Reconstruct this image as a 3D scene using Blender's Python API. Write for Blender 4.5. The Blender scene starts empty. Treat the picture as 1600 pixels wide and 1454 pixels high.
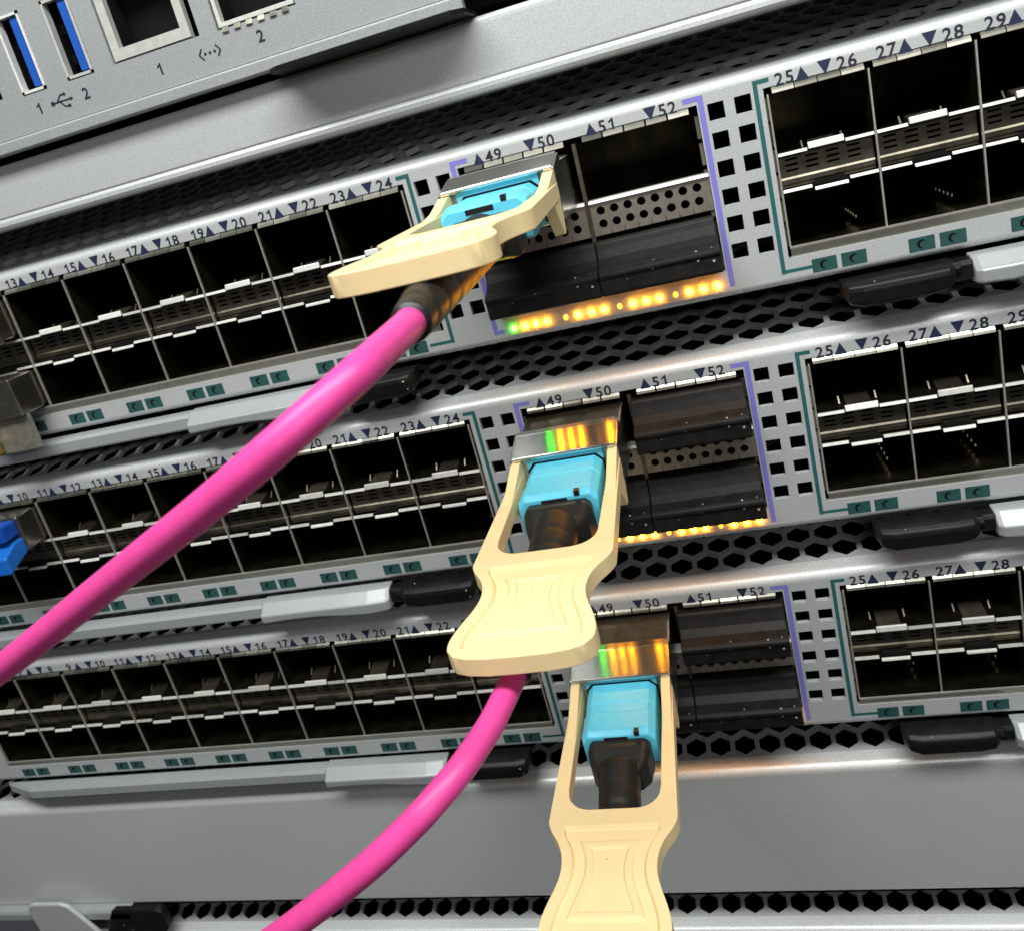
import bpy, bmesh, math, random
from mathutils import Vector, Matrix
random.seed(7)
S = 0.001                                   # every length below is in millimetres
scene = bpy.context.scene
COL = scene.collection

# ------------------------------------------------------------------ camera
cam_d = bpy.data.cameras.new("camera"); cam = bpy.data.objects.new("camera", cam_d); COL.objects.link(cam)
R_ = ((0.9476527, 0.1958708, -0.2521685), (-0.1763467, -0.3373202, -0.9247253), (-0.2661882, 0.9207876, -0.2851212))
C_ = Vector((-14.47, -142.476, 49.043))
M = Matrix.Identity(4)
for i in range(3):
    M[i][0] = R_[0][i]; M[i][1] = -R_[1][i]; M[i][2] = -R_[2][i]; M[i][3] = C_[i] * S
cam.matrix_world = M
cam_d.sensor_width = 36.0
cam_d.lens = 1303.19 / 1600 * 36.0
cam_d.shift_x = 0.02198
cam_d.shift_y = -0.06826
cam_d.clip_start = 0.002
cam_d.clip_end = 20.0
cam_d.dof.use_dof = True
cam_d.dof.focus_distance = 0.128
cam_d.dof.aperture_fstop = 60.0
scene.camera = cam

# ------------------------------------------------------------------ room light and added front fill
w = bpy.data.worlds.new("World"); scene.world = w; w.use_nodes = True
bg = w.node_tree.nodes["Background"]
bg.inputs[0].default_value = (0.86, 0.93, 1.0, 1); bg.inputs[1].default_value = 0.05

def area(name, loc, target, sx, sy, power, color):
    d = bpy.data.lights.new(name, 'AREA'); d.shape = 'RECTANGLE'; d.size = sx * S; d.size_y = sy * S
    d.energy = power; d.color = color
    o = bpy.data.objects.new(name, d); COL.objects.link(o)
    o.location = Vector(loc) * S
    o.rotation_euler = (Vector(target) - Vector(loc)).to_track_quat('-Z', 'Y').to_euler()
    return o
area("ceiling_lamp", (-15, -175, 305), (-20, 0, 0), 460, 75, 2.2, (0.97, 1.0, 0.98))
area("front_fill", (120, -520, 230), (-40, 0, 10), 260, 120, 0.60, (1.0, 0.99, 0.96))  # added fill from the camera side, lifts the lower half

scene.view_settings.view_transform = 'Standard'
scene.view_settings.look = 'None'
scene.view_settings.exposure = 0.0
scene.view_settings.gamma = 1.0

# ------------------------------------------------------------------ materials
def mat(name, color, rough=0.5, metal=0.0, var=0.0, vscale=900.0, bump=0.0, bscale=2500.0, emit=None, estr=0.0, coat=0.0, spec=None, rvar=0.0, rscale=120):
    m = bpy.data.materials.new(name); m.use_nodes = True
    nt = m.node_tree; b = nt.nodes["Principled BSDF"]
    b.inputs['Base Color'].default_value = (*color, 1)
    b.inputs['Roughness'].default_value = rough
    b.inputs['Metallic'].default_value = metal
    if spec is not None: b.inputs['Specular IOR Level'].default_value = spec
    if coat: b.inputs['Coat Weight'].default_value = coat; b.inputs['Coat Roughness'].default_value = 0.15
    tc = nt.nodes.new('ShaderNodeTexCoord')
    if var > 0:
        n = nt.nodes.new('ShaderNodeTexNoise'); n.inputs['Scale'].default_value = vscale; n.inputs['Detail'].default_value = 5
        nt.links.new(tc.outputs['Object'], n.inputs['Vector'])
        r = nt.nodes.new('ShaderNodeMapRange'); r.inputs['From Min'].default_value = 0.3; r.inputs['From Max'].default_value = 0.7
        r.inputs['To Min'].default_value = 1 - var; r.inputs['To Max'].default_value = 1 + var
        nt.links.new(n.outputs['Fac'], r.inputs['Value'])
        h = nt.nodes.new('ShaderNodeVectorMath'); h.operation = 'SCALE'
        h.inputs[0].default_value = color
        nt.links.new(r.outputs[0], h.inputs['Scale'])
        nt.links.new(h.outputs[0], b.inputs['Base Color'])
    if rvar > 0:
        n3 = nt.nodes.new('ShaderNodeTexNoise'); n3.inputs['Scale'].default_value = rscale; n3.inputs['Detail'].default_value = 6
        nt.links.new(tc.outputs['Object'], n3.inputs['Vector'])
        r3 = nt.nodes.new('ShaderNodeMapRange'); r3.inputs['To Min'].default_value = rough - rvar; r3.inputs['To Max'].default_value = rough + rvar
        nt.links.new(n3.outputs['Fac'], r3.inputs['Value']); nt.links.new(r3.outputs[0], b.inputs['Roughness'])
    if bump > 0:
        n2 = nt.nodes.new('ShaderNodeTexNoise'); n2.inputs['Scale'].default_value = bscale; n2.inputs['Detail'].default_value = 3
        nt.links.new(tc.outputs['Object'], n2.inputs['Vector'])
        bp = nt.nodes.new('ShaderNodeBump'); bp.inputs['Strength'].default_value = bump; bp.inputs['Distance'].default_value = 0.0002
        nt.links.new(n2.outputs['Fac'], bp.inputs['Height']); nt.links.new(bp.outputs[0], b.inputs['Normal'])
    if emit:
        b.inputs['Emission Color'].default_value = (*emit, 1); b.inputs['Emission Strength'].default_value = estr
    return m

PAINT  = mat("silver_paint", (0.55, 0.565, 0.565), 0.42, 0.25, var=0.14, vscale=3800, bump=0.12, bscale=3500)
STEELP = mat("server_paint", (0.40, 0.415, 0.42), 0.42, 0.3, var=0.14, vscale=3800, bump=0.12, bscale=3500)
GREY   = mat("grey_paint", (0.68, 0.695, 0.68), 0.40, 0.30, var=0.16, vscale=3800, bump=0.14, bscale=3500, rvar=0.20, rscale=22)
VENT   = mat("vent_metal", (0.46, 0.465, 0.46), 0.42, 0.45, var=0.10, vscale=2600, bump=0.08)
NICKEL = mat("bright_nickel", (0.80, 0.77, 0.69), 0.30, 0.9, var=0.10, vscale=700, rvar=0.08)
EDGE   = mat("sheet_edge", (0.93, 0.91, 0.84), 0.36, 0.35, var=0.08, vscale=900)  # nickel painted pale, as if its edges catch the light
FINGER = mat("spring_nickel", (0.46, 0.44, 0.37), 0.34, 0.9, var=0.45, vscale=170, rvar=0.12)
THIN   = mat("divider_edge", (0.50, 0.48, 0.41), 0.42, 0.6, var=0.12, vscale=900)
CAGE   = mat("shaded_nickel", (0.155, 0.135, 0.100), 0.34, 0.85, var=0.30, vscale=420, rvar=0.12)  # nickel with shadow put into its base colour
LINER  = mat("port_inside_shaded", (0.095, 0.082, 0.050), 0.26, 0.95, var=0.6, vscale=220, rvar=0.08)  # nickel port walls, darkened in colour for the shade of the depth
INNER  = mat("unlit_inside", (0.008, 0.008, 0.008), 0.8, spec=0.1)  # near-black colour stands for unlit depth inside cases and sockets
BLACK  = mat("black_plastic", (0.008, 0.008, 0.008), 0.40, var=0.25, vscale=600, bump=0.10, bscale=1500, spec=0.22)
PLUG   = mat("plug_rubber", (0.010, 0.0092, 0.0085), 0.50, var=0.45, vscale=500, bump=0.25, bscale=900, spec=0.22)
BOOT   = mat("boot_rubber", (0.014, 0.012, 0.010), 0.42, var=0.2, vscale=500, bump=0.12, bscale=1200)
BEIGE  = mat("beige_plastic", (0.95, 0.73, 0.385), 0.52, var=0.015, vscale=500, bump=0.08, bscale=2200)
AQUA   = mat("aqua_plastic", (0.13, 0.64, 0.86), 0.36, var=0.06, vscale=700, bump=0.05, bscale=2000)
AQUAD  = mat("aqua_receptacle", (0.12, 0.50, 0.63), 0.42)
PINK   = mat("pink_jacket", (0.86, 0.072, 0.345), 0.42, var=0.05, vscale=500, bump=0.06, bscale=1800)
STEEL  = mat("polished_steel", (0.66, 0.64, 0.60), 0.10, 1.0, var=0.06, vscale=500)
LEVER  = mat("lever_paint", (0.40, 0.415, 0.425), 0.36, 0.25, var=0.06, vscale=2600, bump=0.06)
INK    = mat("navy_ink", (0.017, 0.019, 0.036), 0.5)
INKB   = mat("blue_ink", (0.017, 0.022, 0.062), 0.5)
TEAL   = mat("teal_ink", (0.018, 0.115, 0.112), 0.5)
TEALD  = mat("teal_square", (0.020, 0.080, 0.074), 0.5, var=.15)
VIOLET = mat("violet_ink", (0.22, 0.20, 0.62), 0.5)
USBB   = mat("usb_blue", (0.015, 0.09, 0.42), 0.4)
LCBLUE = mat("plug_blue", (0.01, 0.14, 0.55), 0.35, var=0.1)
BRASS  = mat("brass", (0.72, 0.45, 0.12), 0.3, 0.9, var=0.1)
GOLD   = mat("contact_gold", (0.75, 0.66, 0.45), 0.3, 0.8)
AMBER  = mat("amber_led", (0.9, 0.5, 0.1), 0.3, emit=(1.0, 0.34, 0.0045), estr=125.0)
AMBERD = mat("amber_led_dim", (0.9, 0.5, 0.1), 0.3, emit=(1.0, 0.36, 0.02), estr=5.0)
GREENL = mat("green_led", (0.2, 0.9, 0.1), 0.3, emit=(0.03, 1.0, 0.010), estr=55.0)

# ------------------------------------------------------------------ mesh helpers
ANISO = 0.25
_b = STEEL.node_tree.nodes['Principled BSDF']; _t = STEEL.node_tree.nodes.new('ShaderNodeTangent'); _t.direction_type = 'UV_MAP'; _t.uv_map = 'UVMap'
STEEL.node_tree.links.new(_t.outputs[0], _b.inputs['Tangent']); _b.inputs['Anisotropic'].default_value = 0.95; _b.inputs['Anisotropic Rotation'].default_value = ANISO; _b.inputs['Roughness'].default_value = 0.22
def object_random(m, lo, hi):
    nt = m.node_tree; b = nt.nodes['Principled BSDF']
    oi = nt.nodes.new('ShaderNodeObjectInfo'); r = nt.nodes.new('ShaderNodeMapRange')
    r.inputs['To Min'].default_value = lo; r.inputs['To Max'].default_value = hi
    nt.links.new(oi.outputs['Random'], r.inputs['Value'])
    sc = nt.nodes.new('ShaderNodeVectorMath'); sc.operation = 'SCALE'
    lk = b.inputs['Base Color'].links
    if lk: nt.links.new(lk[0].from_socket, sc.inputs[0])
    else: sc.inputs[0].default_value = b.inputs['Base Color'].default_value[:3]
    nt.links.new(r.outputs[0], sc.inputs['Scale']); nt.links.new(sc.outputs[0], b.inputs['Base Color'])
object_random(EDGE, 0.62, 1.08); object_random(FINGER, 0.35, 1.35); object_random(CAGE, 0.6, 1.3)  # tone per piece stands in for uneven metal glints
def dust(m, scale, thr, gate, col=(0.42, 0.40, 0.36)):
    nt = m.node_tree; b = nt.nodes['Principled BSDF']
    tc = nt.nodes.new('ShaderNodeTexCoord'); v = nt.nodes.new('ShaderNodeTexVoronoi'); v.inputs['Scale'].default_value = scale
    nt.links.new(tc.outputs['Object'], v.inputs['Vector'])
    a = nt.nodes.new('ShaderNodeMath'); a.operation = 'LESS_THAN'; a.inputs[1].default_value = thr
    nt.links.new(v.outputs['Distance'], a.inputs[0])
    sp = nt.nodes.new('ShaderNodeSeparateColor'); nt.links.new(v.outputs['Color'], sp.inputs[0])
    g = nt.nodes.new('ShaderNodeMath'); g.operation = 'GREATER_THAN'; g.inputs[1].default_value = gate
    nt.links.new(sp.outputs[0], g.inputs[0])
    mu = nt.nodes.new('ShaderNodeMath'); mu.operation = 'MULTIPLY'; nt.links.new(a.outputs[0], mu.inputs[0]); nt.links.new(g.outputs[0], mu.inputs[1])
    mx = nt.nodes.new('ShaderNodeMix'); mx.data_type = 'RGBA'; nt.links.new(mu.outputs[0], mx.inputs['Factor'])
    lk = b.inputs['Base Color'].links
    if lk: nt.links.new(lk[0].from_socket, mx.inputs['A'])
    else: mx.inputs['A'].default_value = b.inputs['Base Color'].default_value
    mx.inputs['B'].default_value = (*col, 1)
    nt.links.new(mx.outputs['Result'], b.inputs['Base Color'])
for m_, sc_, th_, ga_ in ((PLUG, 420, .085, .55), (BLACK, 420, .075, .55), (BOOT, 500, .06, .7), (LINER, 300, .05, .6), (GREY, 160, .02, .5), (BEIGE, 300, .03, .8)):
    dust(m_, sc_, th_, ga_, (0.42, 0.40, 0.36) if m_ not in (GREY, BEIGE) else (0.22, 0.20, 0.17))
class MB:
    def __init__(s): s.v = []; s.f = []
    def quad(s, a, b, c, d):
        n = len(s.v); s.v += [a, b, c, d]; s.f.append((n, n+1, n+2, n+3)); return s
    def box(s, x0, x1, y0, y1, z0, z1):
        n = len(s.v)
        s.v += [(x0,y0,z0),(x1,y0,z0),(x1,y1,z0),(x0,y1,z0),(x0,y0,z1),(x1,y0,z1),(x1,y1,z1),(x0,y1,z1)]
        for f in ((0,3,2,1),(4,5,6,7),(0,1,5,4),(1,2,6,5),(2,3,7,6),(3,0,4,7)): s.f.append(tuple(n+i for i in f))
        return s
    def prism_x(s, prof, x0, x1):            # closed (y,z) profile swept along x
        return s.loft([[(x0,y,z) for y,z in prof], [(x1,y,z) for y,z in prof]])
    def prism_y(s, prof, y0, y1):            # closed (x,z) profile swept along y
        return s.loft([[(x,y0,z) for x,z in prof], [(x,y1,z) for x,z in prof]])
    def prism_z(s, prof, z0, z1):
        return s.loft([[(x,y,z0) for x,y in prof], [(x,y,z1) for x,y in prof]])
    def loft(s, secs, caps=True, closed=True):
        n0 = len(s.v); k = len(secs[0])
        for q in secs: s.v += q
        for i in range(len(secs)-1):
            for j in range(k if closed else k-1):
                a = n0+i*k+j; b = n0+i*k+(j+1) % k
                s.f.append((a, b, b+k, a+k))
        if caps and closed:
            s.f.append(tuple(n0+j for j in reversed(range(k))))
            s.f.append(tuple(n0+(len(secs)-1)*k+j for j in range(k)))
        return s
    def sheet_x(s, prof, x0, x1):            # open (y,z) profile swept along x
        n = len(s.v)
        for x in (x0, x1): s.v += [(x,y,z) for y,z in prof]
        k = len(prof)
        for j in range(k-1): s.f.append((n+j, n+j+1, n+k+j+1, n+k+j))
        return s
    def dome(s, c, rx, ry, rz, nu=14, nv=5):  # half ellipsoid bulging to -y
        n = len(s.v)
        for i in range(nv):
            t = i/nv*math.pi/2
            for j in range(nu):
                a = j/nu*2*math.pi
                s.v.append((c[0]+rx*math.cos(t)*math.cos(a), c[1]-ry*math.sin(t), c[2]+rz*math.cos(t)*math.sin(a)))
        s.v.append((c[0], c[1]-ry, c[2])); top = len(s.v)-1
        for i in range(nv-1):
            for j in range(nu):
                a = n+i*nu+j; b = n+i*nu+(j+1) % nu
                s.f.append((a, b, b+nu, a+nu))
        for j in range(nu): s.f.append((n+(nv-1)*nu+j, n+(nv-1)*nu+(j+1) % nu, top))
        return s
    def mesh(s, name, m, smooth=False, recalc=True):
        me = bpy.data.meshes.new(name)
        me.from_pydata([(x*S, y*S, z*S) for x, y, z in s.v], [], s.f)
        if recalc:
            bm = bmesh.new(); bm.from_mesh(me)
            bmesh.ops.recalc_face_normals(bm, faces=bm.faces[:]); bm.to_mesh(me); bm.free()
        me.materials.append(m)
        if m is STEEL:
            uv = me.uv_layers.new(name='UVMap')
            for l in me.loops:
                c = me.vertices[l.vertex_index].co; uv.data[l.index].uv = (c.x*50+.5, (c.y+c.z*.3)*50+.5)
        if smooth:
            for p in me.polygons: p.use_smooth = True
        return me

def put(name, me, parent=None, loc=(0,0,0), rot=None, bevel=0, seg=2, smooth_angle=None):
    o = bpy.data.objects.new(name, me); COL.objects.link(o)
    if parent is not None: o.parent = parent
    o.location = Vector(loc)*S
    if rot: o.rotation_euler = rot
    if bevel:
        b = o.modifiers.new("bevel", 'BEVEL'); b.width = bevel*S; b.segments = seg; b.limit_method = 'ANGLE'; b.angle_limit = math.radians(32)
        b.harden_normals = False
    return o
def add(name, mb, m, parent=None, loc=(0,0,0), bevel=0, seg=2, smooth=False, rot=None):
    return put(name, mb.mesh(name, m, smooth), parent, loc, rot, bevel, seg)
def thing(name, label, cat, loc, group=None):
    o = bpy.data.objects.new(name, None); COL.objects.link(o)
    o.empty_display_size = 0.005
    o.location = Vector(loc)*S; o['label'] = label; o['category'] = cat
    if group: o['group'] = group
    return o
def copy_part(src, parent, loc=None):
    c = src.copy(); COL.objects.link(c); c.parent = parent
    if loc is not None: c.location = Vector(loc)*S
    return c

def plate(holes, x0, x1, z0, z1, y0, th):
    """flat plate in the XZ plane with rectangular holes (hx0,hx1,hz0,hz1)"""
    mb = MB()
    xs = sorted({x0, x1, *[h[0] for h in holes], *[h[1] for h in holes]})
    zs = sorted({z0, z1, *[h[2] for h in holes], *[h[3] for h in holes]})
    xs = [x for x in xs if x0 <= x <= x1]; zs = [z for z in zs if z0 <= z <= z1]
    nx, nz = len(xs)-1, len(zs)-1
    solid = [[True]*nz for _ in range(nx)]
    for i in range(nx):
        cx = (xs[i]+xs[i+1])/2
        for j in range(nz):
            cz = (zs[j]+zs[j+1])/2
            if any(h[0] < cx < h[1] and h[2] < cz < h[3] for h in holes): solid[i][j] = False
    idx = {}
    def V(i, j, k):
        q = (i, j, k)
        if q not in idx: idx[q] = len(mb.v); mb.v.append((xs[i], y0+k*th, zs[j]))
        return idx[q]
    ok = lambda i, j: 0 <= i < nx and 0 <= j < nz and solid[i][j]
    for i in range(nx):
        for j in range(nz):
            if not solid[i][j]: continue
            mb.f.append((V(i,j,0), V(i+1,j,0), V(i+1,j+1,0), V(i,j+1,0)))
            mb.f.append((V(i,j,1), V(i,j+1,1), V(i+1,j+1,1), V(i+1,j,1)))
            if not ok(i-1, j): mb.f.append((V(i,j,0), V(i,j+1,0), V(i,j+1,1), V(i,j,1)))
            if not ok(i+1, j): mb.f.append((V(i+1,j,0), V(i+1,j,1), V(i+1,j+1,1), V(i+1,j+1,0)))
            if not ok(i, j-1): mb.f.append((V(i,j,0), V(i,j,1), V(i+1,j,1), V(i+1,j,0)))
            if not ok(i, j+1): mb.f.append((V(i,j+1,0), V(i+1,j+1,0), V(i+1,j+1,1), V(i,j+1,1)))
    return mb

_txt = {}
def glyph(ch, size):
    k = (ch, size)
    if k not in _txt:
        if ch == "1":
            h = 0.70*size; wd = 0.125*size; x1 = 0.12*size
            vs = [(x1-wd,-h/2),(x1,-h/2),(x1,h/2),(x1-wd*.8,h/2),(x1-wd,h/2-.06*size),(x1-wd-.17*size,h/2-.16*size),(x1-wd-.17*size,h/2-.27*size),(x1-wd,h/2-.19*size)]
            fs = [(0,1,2,3,4,7),(4,5,6,7)]
        else:
            c = bpy.data.curves.new("txt", 'FONT'); c.body = ch; c.size = size; c.align_x = 'CENTER'; c.resolution_u = 3; c.offset = 0.018*size
            o = bpy.data.objects.new("txt", c); COL.objects.link(o)
            dg = bpy.context.evaluated_depsgraph_get(); dg.update()
            me = o.evaluated_get(dg).to_mesh()
            vs = [(v.co.x, v.co.y) for v in me.vertices]; fs = [tuple(p.vertices) for p in me.polygons]
            o.evaluated_get(dg).to_mesh_clear(); bpy.data.objects.remove(o); bpy.data.curves.remove(c)
            ys = [y for _, y in vs]; xs = [x for x, _ in vs]; my = (min(ys)+max(ys))/2; mx = (min(xs)+max(xs))/2
            vs = [(x-mx, y-my) for x, y in vs]
        _txt[k] = (vs, fs)
    return _txt[k]
def text_geo(t, size):
    vs = []; fs = []; adv = 0.585*size
    for i, ch in enumerate(t):
        a, b = glyph(ch, size); n = len(vs); dx = (i-(len(t)-1)/2)*adv
        vs += [(x+dx, y) for x, y in a]; fs += [tuple(n+q for q in f) for f in b]
    return vs, fs
def add_text(mb, t, x, z, size, y=-0.04):
    vs, fs = text_geo(t, size); n = len(mb.v)
    mb.v += [(x+a, y, z+b) for a, b in vs]; mb.f += [tuple(n+i for i in f) for f in fs]
def flat(mb, pts, y=-0.04):
    n = len(mb.v); mb.v += [(x, y, z) for x, z in pts]; mb.f.append(tuple(range(n, n+len(pts))))
def rect(mb, x0, x1, z0, z1, y=-0.04): flat(mb, [(x0,z0),(x1,z0),(x1,z1),(x0,z1)], y)

def spline(P, n=10):
    P = [Vector(p) for p in P]; out = []
    Q = [2*P[0]-P[1]]+P+[2*P[-1]-P[-2]]
    for i in range(1, len(Q)-2):
        for k in range(n):
            t = k/n; a, b, c, d = Q[i-1], Q[i], Q[i+1], Q[i+2]
            out.append(0.5*((2*b)+(c-a)*t+(2*a-5*b+4*c-d)*t*t+(3*b-a-3*c+d)*t**3))
    out.append(P[-1]); return out
def tube(mb, pts, rad, sides=24, sq=None):
    """rad: list per point; sq: optional superellipse exponent per point (4 = boxy)"""
    secs = []; up = Vector((0,0,1)); n = len(pts)
    for i, p in enumerate(pts):
        t = (pts[min(i+1,n-1)]-pts[max(i-1,0)]).normalized()
        r = t.cross(up).normalized(); u = r.cross(t).normalized()
        rr = rad[i]; rx, rz = rr if isinstance(rr, tuple) else (rr, rr)
        e = 2.0/(sq[i] if sq else 2.0); s = []
        for k in range(sides):
            a = 2*math.pi*k/sides; c, sn = math.cos(a), math.sin(a)
            s.append(tuple(p + r*rx*math.copysign(abs(c)**e, c) + u*rz*math.copysign(abs(sn)**e, sn)))
        secs.append(s)
    mb.loft(secs); return mb

# ------------------------------------------------------------------ common front geometry
XC = -30.6                     # centre of the switch fronts
PITCH = 14.54; GAP = 30.65     # SFP column pitch, half gap between the two SFP blocks
NL, NR = 10, 5                 # columns built in the left and right blocks
XL, XR = -224.0, 84.0
PITCH_V = 44.45
SL = math.radians(16.9)        # slope of the vent sheet
def slope(s): return (1.27+s*math.cos(SL), 4.31+s*math.sin(SL))   # distance s up the sheet -> (y,z)
HP = 5.07; HR = 4.15/math.sqrt(3); RO = HP/math.sqrt(3)
S_A = 4.93                     # first hexagon row
def vent_mesh(x_phase=0.0, rows=8):
    mb = MB(); rowstep = HP*math.sqrt(3)/2
    def P(x, s, d=0.0):
        y, z = slope(s); return (x, y+d*math.sin(SL), z-d*math.cos(SL))
    n = int((XR-XL)/HP)
    for r in range(rows):
        s0 = S_A+r*rowstep; off = (HP/2 if r % 2 else 0)+x_phase
        for k in range(n):
            cx = XL+3+k*HP+off
            out = []; inn = []
            for j in range(6):
                a = math.pi/6+j*math.pi/3
                out.append((cx+RO*math.cos(a), s0+RO*math.sin(a)))
                inn.append((cx+HR*math.cos(a), s0+HR*math.sin(a)))
            b = len(mb.v)
            mb.v += [P(*q) for q in out]+[P(*q) for q in inn]+[P(q[0], q[1], 0.9) for q in inn]
            for j in range(6):
                j2 = (j+1) % 6
                mb.f.append((b+j, b+j2, b+6+j2, b+6+j)); mb.f.append((b+6+j, b+6+j2, b+12+j2, b+12+j))
            if r == 0:
                b = len(mb.v); mb.v += [P(cx, s0-RO), P(cx+HP, s0-RO), P(cx+HP/2, s0-RO/2)]
                mb.f.append((b, b+1, b+2))
    return mb
def lip_profile():
    pr = [(0.0, 2.59)]
    for i in range(1, 9):
        a = math.pi - (math.pi/2+SL)*0 - i/8*(math.pi/2-SL)
        pr.append((1.8+1.8*math.cos(a), 2.59+1.8*math.sin(a)))
    pr.append(slope(S_A-RO))
    return pr
ME_VENT = vent_mesh().mesh("vent_panel", VENT, recalc=False)
ME_LIP = MB().sheet_x(lip_profile(), XL, XR).mesh("top_lip", PAINT, smooth=True, recalc=False)
ME_LIPG = ME_LIP.copy(); ME_LIPG.materials.clear(); ME_LIPG.materials.append(GREY)
ME_VENTG = ME_VENT

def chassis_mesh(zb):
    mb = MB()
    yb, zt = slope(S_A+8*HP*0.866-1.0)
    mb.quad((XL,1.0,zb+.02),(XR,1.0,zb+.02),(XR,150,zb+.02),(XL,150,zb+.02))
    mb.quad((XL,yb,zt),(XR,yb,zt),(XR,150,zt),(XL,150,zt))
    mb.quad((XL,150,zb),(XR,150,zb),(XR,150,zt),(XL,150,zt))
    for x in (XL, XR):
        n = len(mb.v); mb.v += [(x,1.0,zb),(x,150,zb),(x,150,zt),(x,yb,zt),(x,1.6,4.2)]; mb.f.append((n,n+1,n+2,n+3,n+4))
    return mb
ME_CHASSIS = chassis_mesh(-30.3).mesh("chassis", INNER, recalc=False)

# holes of the switch front
GRID = [XC+sx*d for sx in (-1,1) for d in (22.9, 27.0)]
ROWS = [-0.45-4.5*i for i in range(6)]
BL0, BL1 = XC-GAP-NL*PITCH, XC-GAP
BR0, BR1 = XC+GAP, XC+GAP+NR*PITCH
holes = [(BL0-.5, BL1+.5, -25.9, 1.0), (BR0-.5, BR1+.5, -25.9, 1.0), (XC-20.1, XC+20.1, -25.7, 1.15)]
for gx in GRID:
    for rz in ROWS: holes.append((gx-1.25, gx+1.25, rz-1.3, rz+1.3))
ME_RET = MB().sheet_x([(1.1*(1-math.cos(i/6*math.pi/2)), -29.2-1.1*math.sin(i/6*math.pi/2)) for i in range(7)], XL, XR).mesh("bottom_return", PAINT, smooth=True, recalc=False)
ME_FACE = plate(holes, XL, XR, -29.2, 2.59, 0.0, 1.0).mesh("face_plate", PAINT)

# printing on the front: numbers, triangles, brackets and lamp squares, each its own part
ZT = 1.74; TS = 2.65; TR = 1.02
PRINT = []                                   # (name, mesh, x, z)
_num = {}
def num_mesh(n):
    if n not in _num:
        m_ = MB(); add_text(m_, str(n), 0, 0, TS); _num[n] = m_.mesh("port_number", INK, recalc=False)
    return _num[n]
m_ = MB(); flat(m_, [(-TR,-TR),(TR,-TR),(0,TR)]); ME_UP = m_.mesh("port_arrow", INKB, recalc=False)
m_ = MB(); flat(m_, [(-TR,TR),(0,-TR),(TR,TR)]); ME_DN = m_.mesh("port_arrow", INKB, recalc=False)
m_ = MB(); rect(m_, -1.9, 1.9, -1.12, 1.12); ME_SQ = m_.mesh("lamp_square", TEALD, recalc=False)
m_ = MB(); k_ = 14
outer_ = [(.72*math.cos(math.radians(60+i/k_*200)), .72*math.sin(math.radians(60+i/k_*200))) for i in range(k_+1)]
inner_ = [(.22+.52*math.cos(math.radians(60+i/k_*200)), -.10+.56*math.sin(math.radians(60+i/k_*200))) for i in range(k_+1)]
for i in range(k_): flat(m_, [outer_[i], outer_[i+1], inner_[i+1], inner_[i]], -.08)
ME_LAMPH = m_.mesh("status_window", INNER, recalc=False)
def sfp_print(x0, a):
    PRINT.append(("port_number", num_mesh(a), x0+2.75, ZT)); PRINT.append(("port_arrow", ME_UP, x0+5.3, ZT))
    PRINT.append(("port_arrow", ME_DN, x0+8.65, ZT+.05)); PRINT.append(("port_number", num_mesh(a+1), x0+11.75, ZT))
    for dx in (4.75, 9.25): PRINT.append(("lamp_square", ME_SQ, x0+dx, -28.0))
for c in range(NL): sfp_print(XC-GAP-(c+1)*PITCH, 23-2*c)
for c in range(NR): sfp_print(XC+GAP+c*PITCH, 25+2*c)
for i, x in enumerate((-46.7, -37.6, -27.4, -17.7)):
    PRINT.append(("port_arrow", ME_DN if i % 2 else ME_UP, x, ZT)); PRINT.append(("port_number", num_mesh(49+i), x+2.7, ZT))
BRK = []
for sx in (-1, 1):
    xg = XC+sx*29.05; xv = XC+sx*20.75
    m_ = MB(); 
    rect(m_, *sorted((xg-sx*.33, xg+sx*.33)), -28.35, 2.45)
    rect(m_, *sorted((xg+sx*.33, xg+sx*2.1)), 1.8, 2.45)
    rect(m_, *sorted((xg+sx*.33, xg+sx*4.5)), -28.3, -27.75)
    BRK.append(("teal_bracket", m_.mesh("teal_bracket", TEAL, recalc=False)))
    m_ = MB()
    rect(m_, xv-.42, xv+.42, -28.6, 2.45)
    rect(m_, *sorted((xv-sx*.42, xv-sx*2.7)), 1.7, 2.45)
    if sx < 0: rect(m_, *sorted((xv-sx*.42, xv-sx*1.6)), -28.6, -27.9)
    BRK.append(("violet_bracket", m_.mesh("violet_bracket", VIOLET, recalc=False)))

# SFP column pieces (column-local x from 0 to PITCH)
W = PITCH
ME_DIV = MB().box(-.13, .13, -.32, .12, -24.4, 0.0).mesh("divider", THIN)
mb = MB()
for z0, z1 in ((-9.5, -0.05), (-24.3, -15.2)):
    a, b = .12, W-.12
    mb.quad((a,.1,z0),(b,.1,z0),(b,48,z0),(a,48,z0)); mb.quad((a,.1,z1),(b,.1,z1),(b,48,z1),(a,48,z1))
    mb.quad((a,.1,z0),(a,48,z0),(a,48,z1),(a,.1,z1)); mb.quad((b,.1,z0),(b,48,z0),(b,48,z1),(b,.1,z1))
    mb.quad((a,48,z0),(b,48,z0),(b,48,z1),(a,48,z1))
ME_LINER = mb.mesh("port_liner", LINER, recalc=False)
sl = [(1.2+i*3.1, 3.1+i*3.1, -10.75-j*.85, -10.4-j*.85) for i in range(4) for j in range(3)]
sl = [(a+(.5 if False else 0), b, c, d) for a, b, c, d in sl]
mbs = plate(sl, .25, W-.25, -14.9, -9.75, 1.3, .3)
mbs.prism_x([(1.3,-13.3),(1.08,-13.6),(1.08,-14.3),(1.3,-14.6)], .25, W-.25)
ME_SEPT = mbs.mesh("septum", CAGE)
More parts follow.
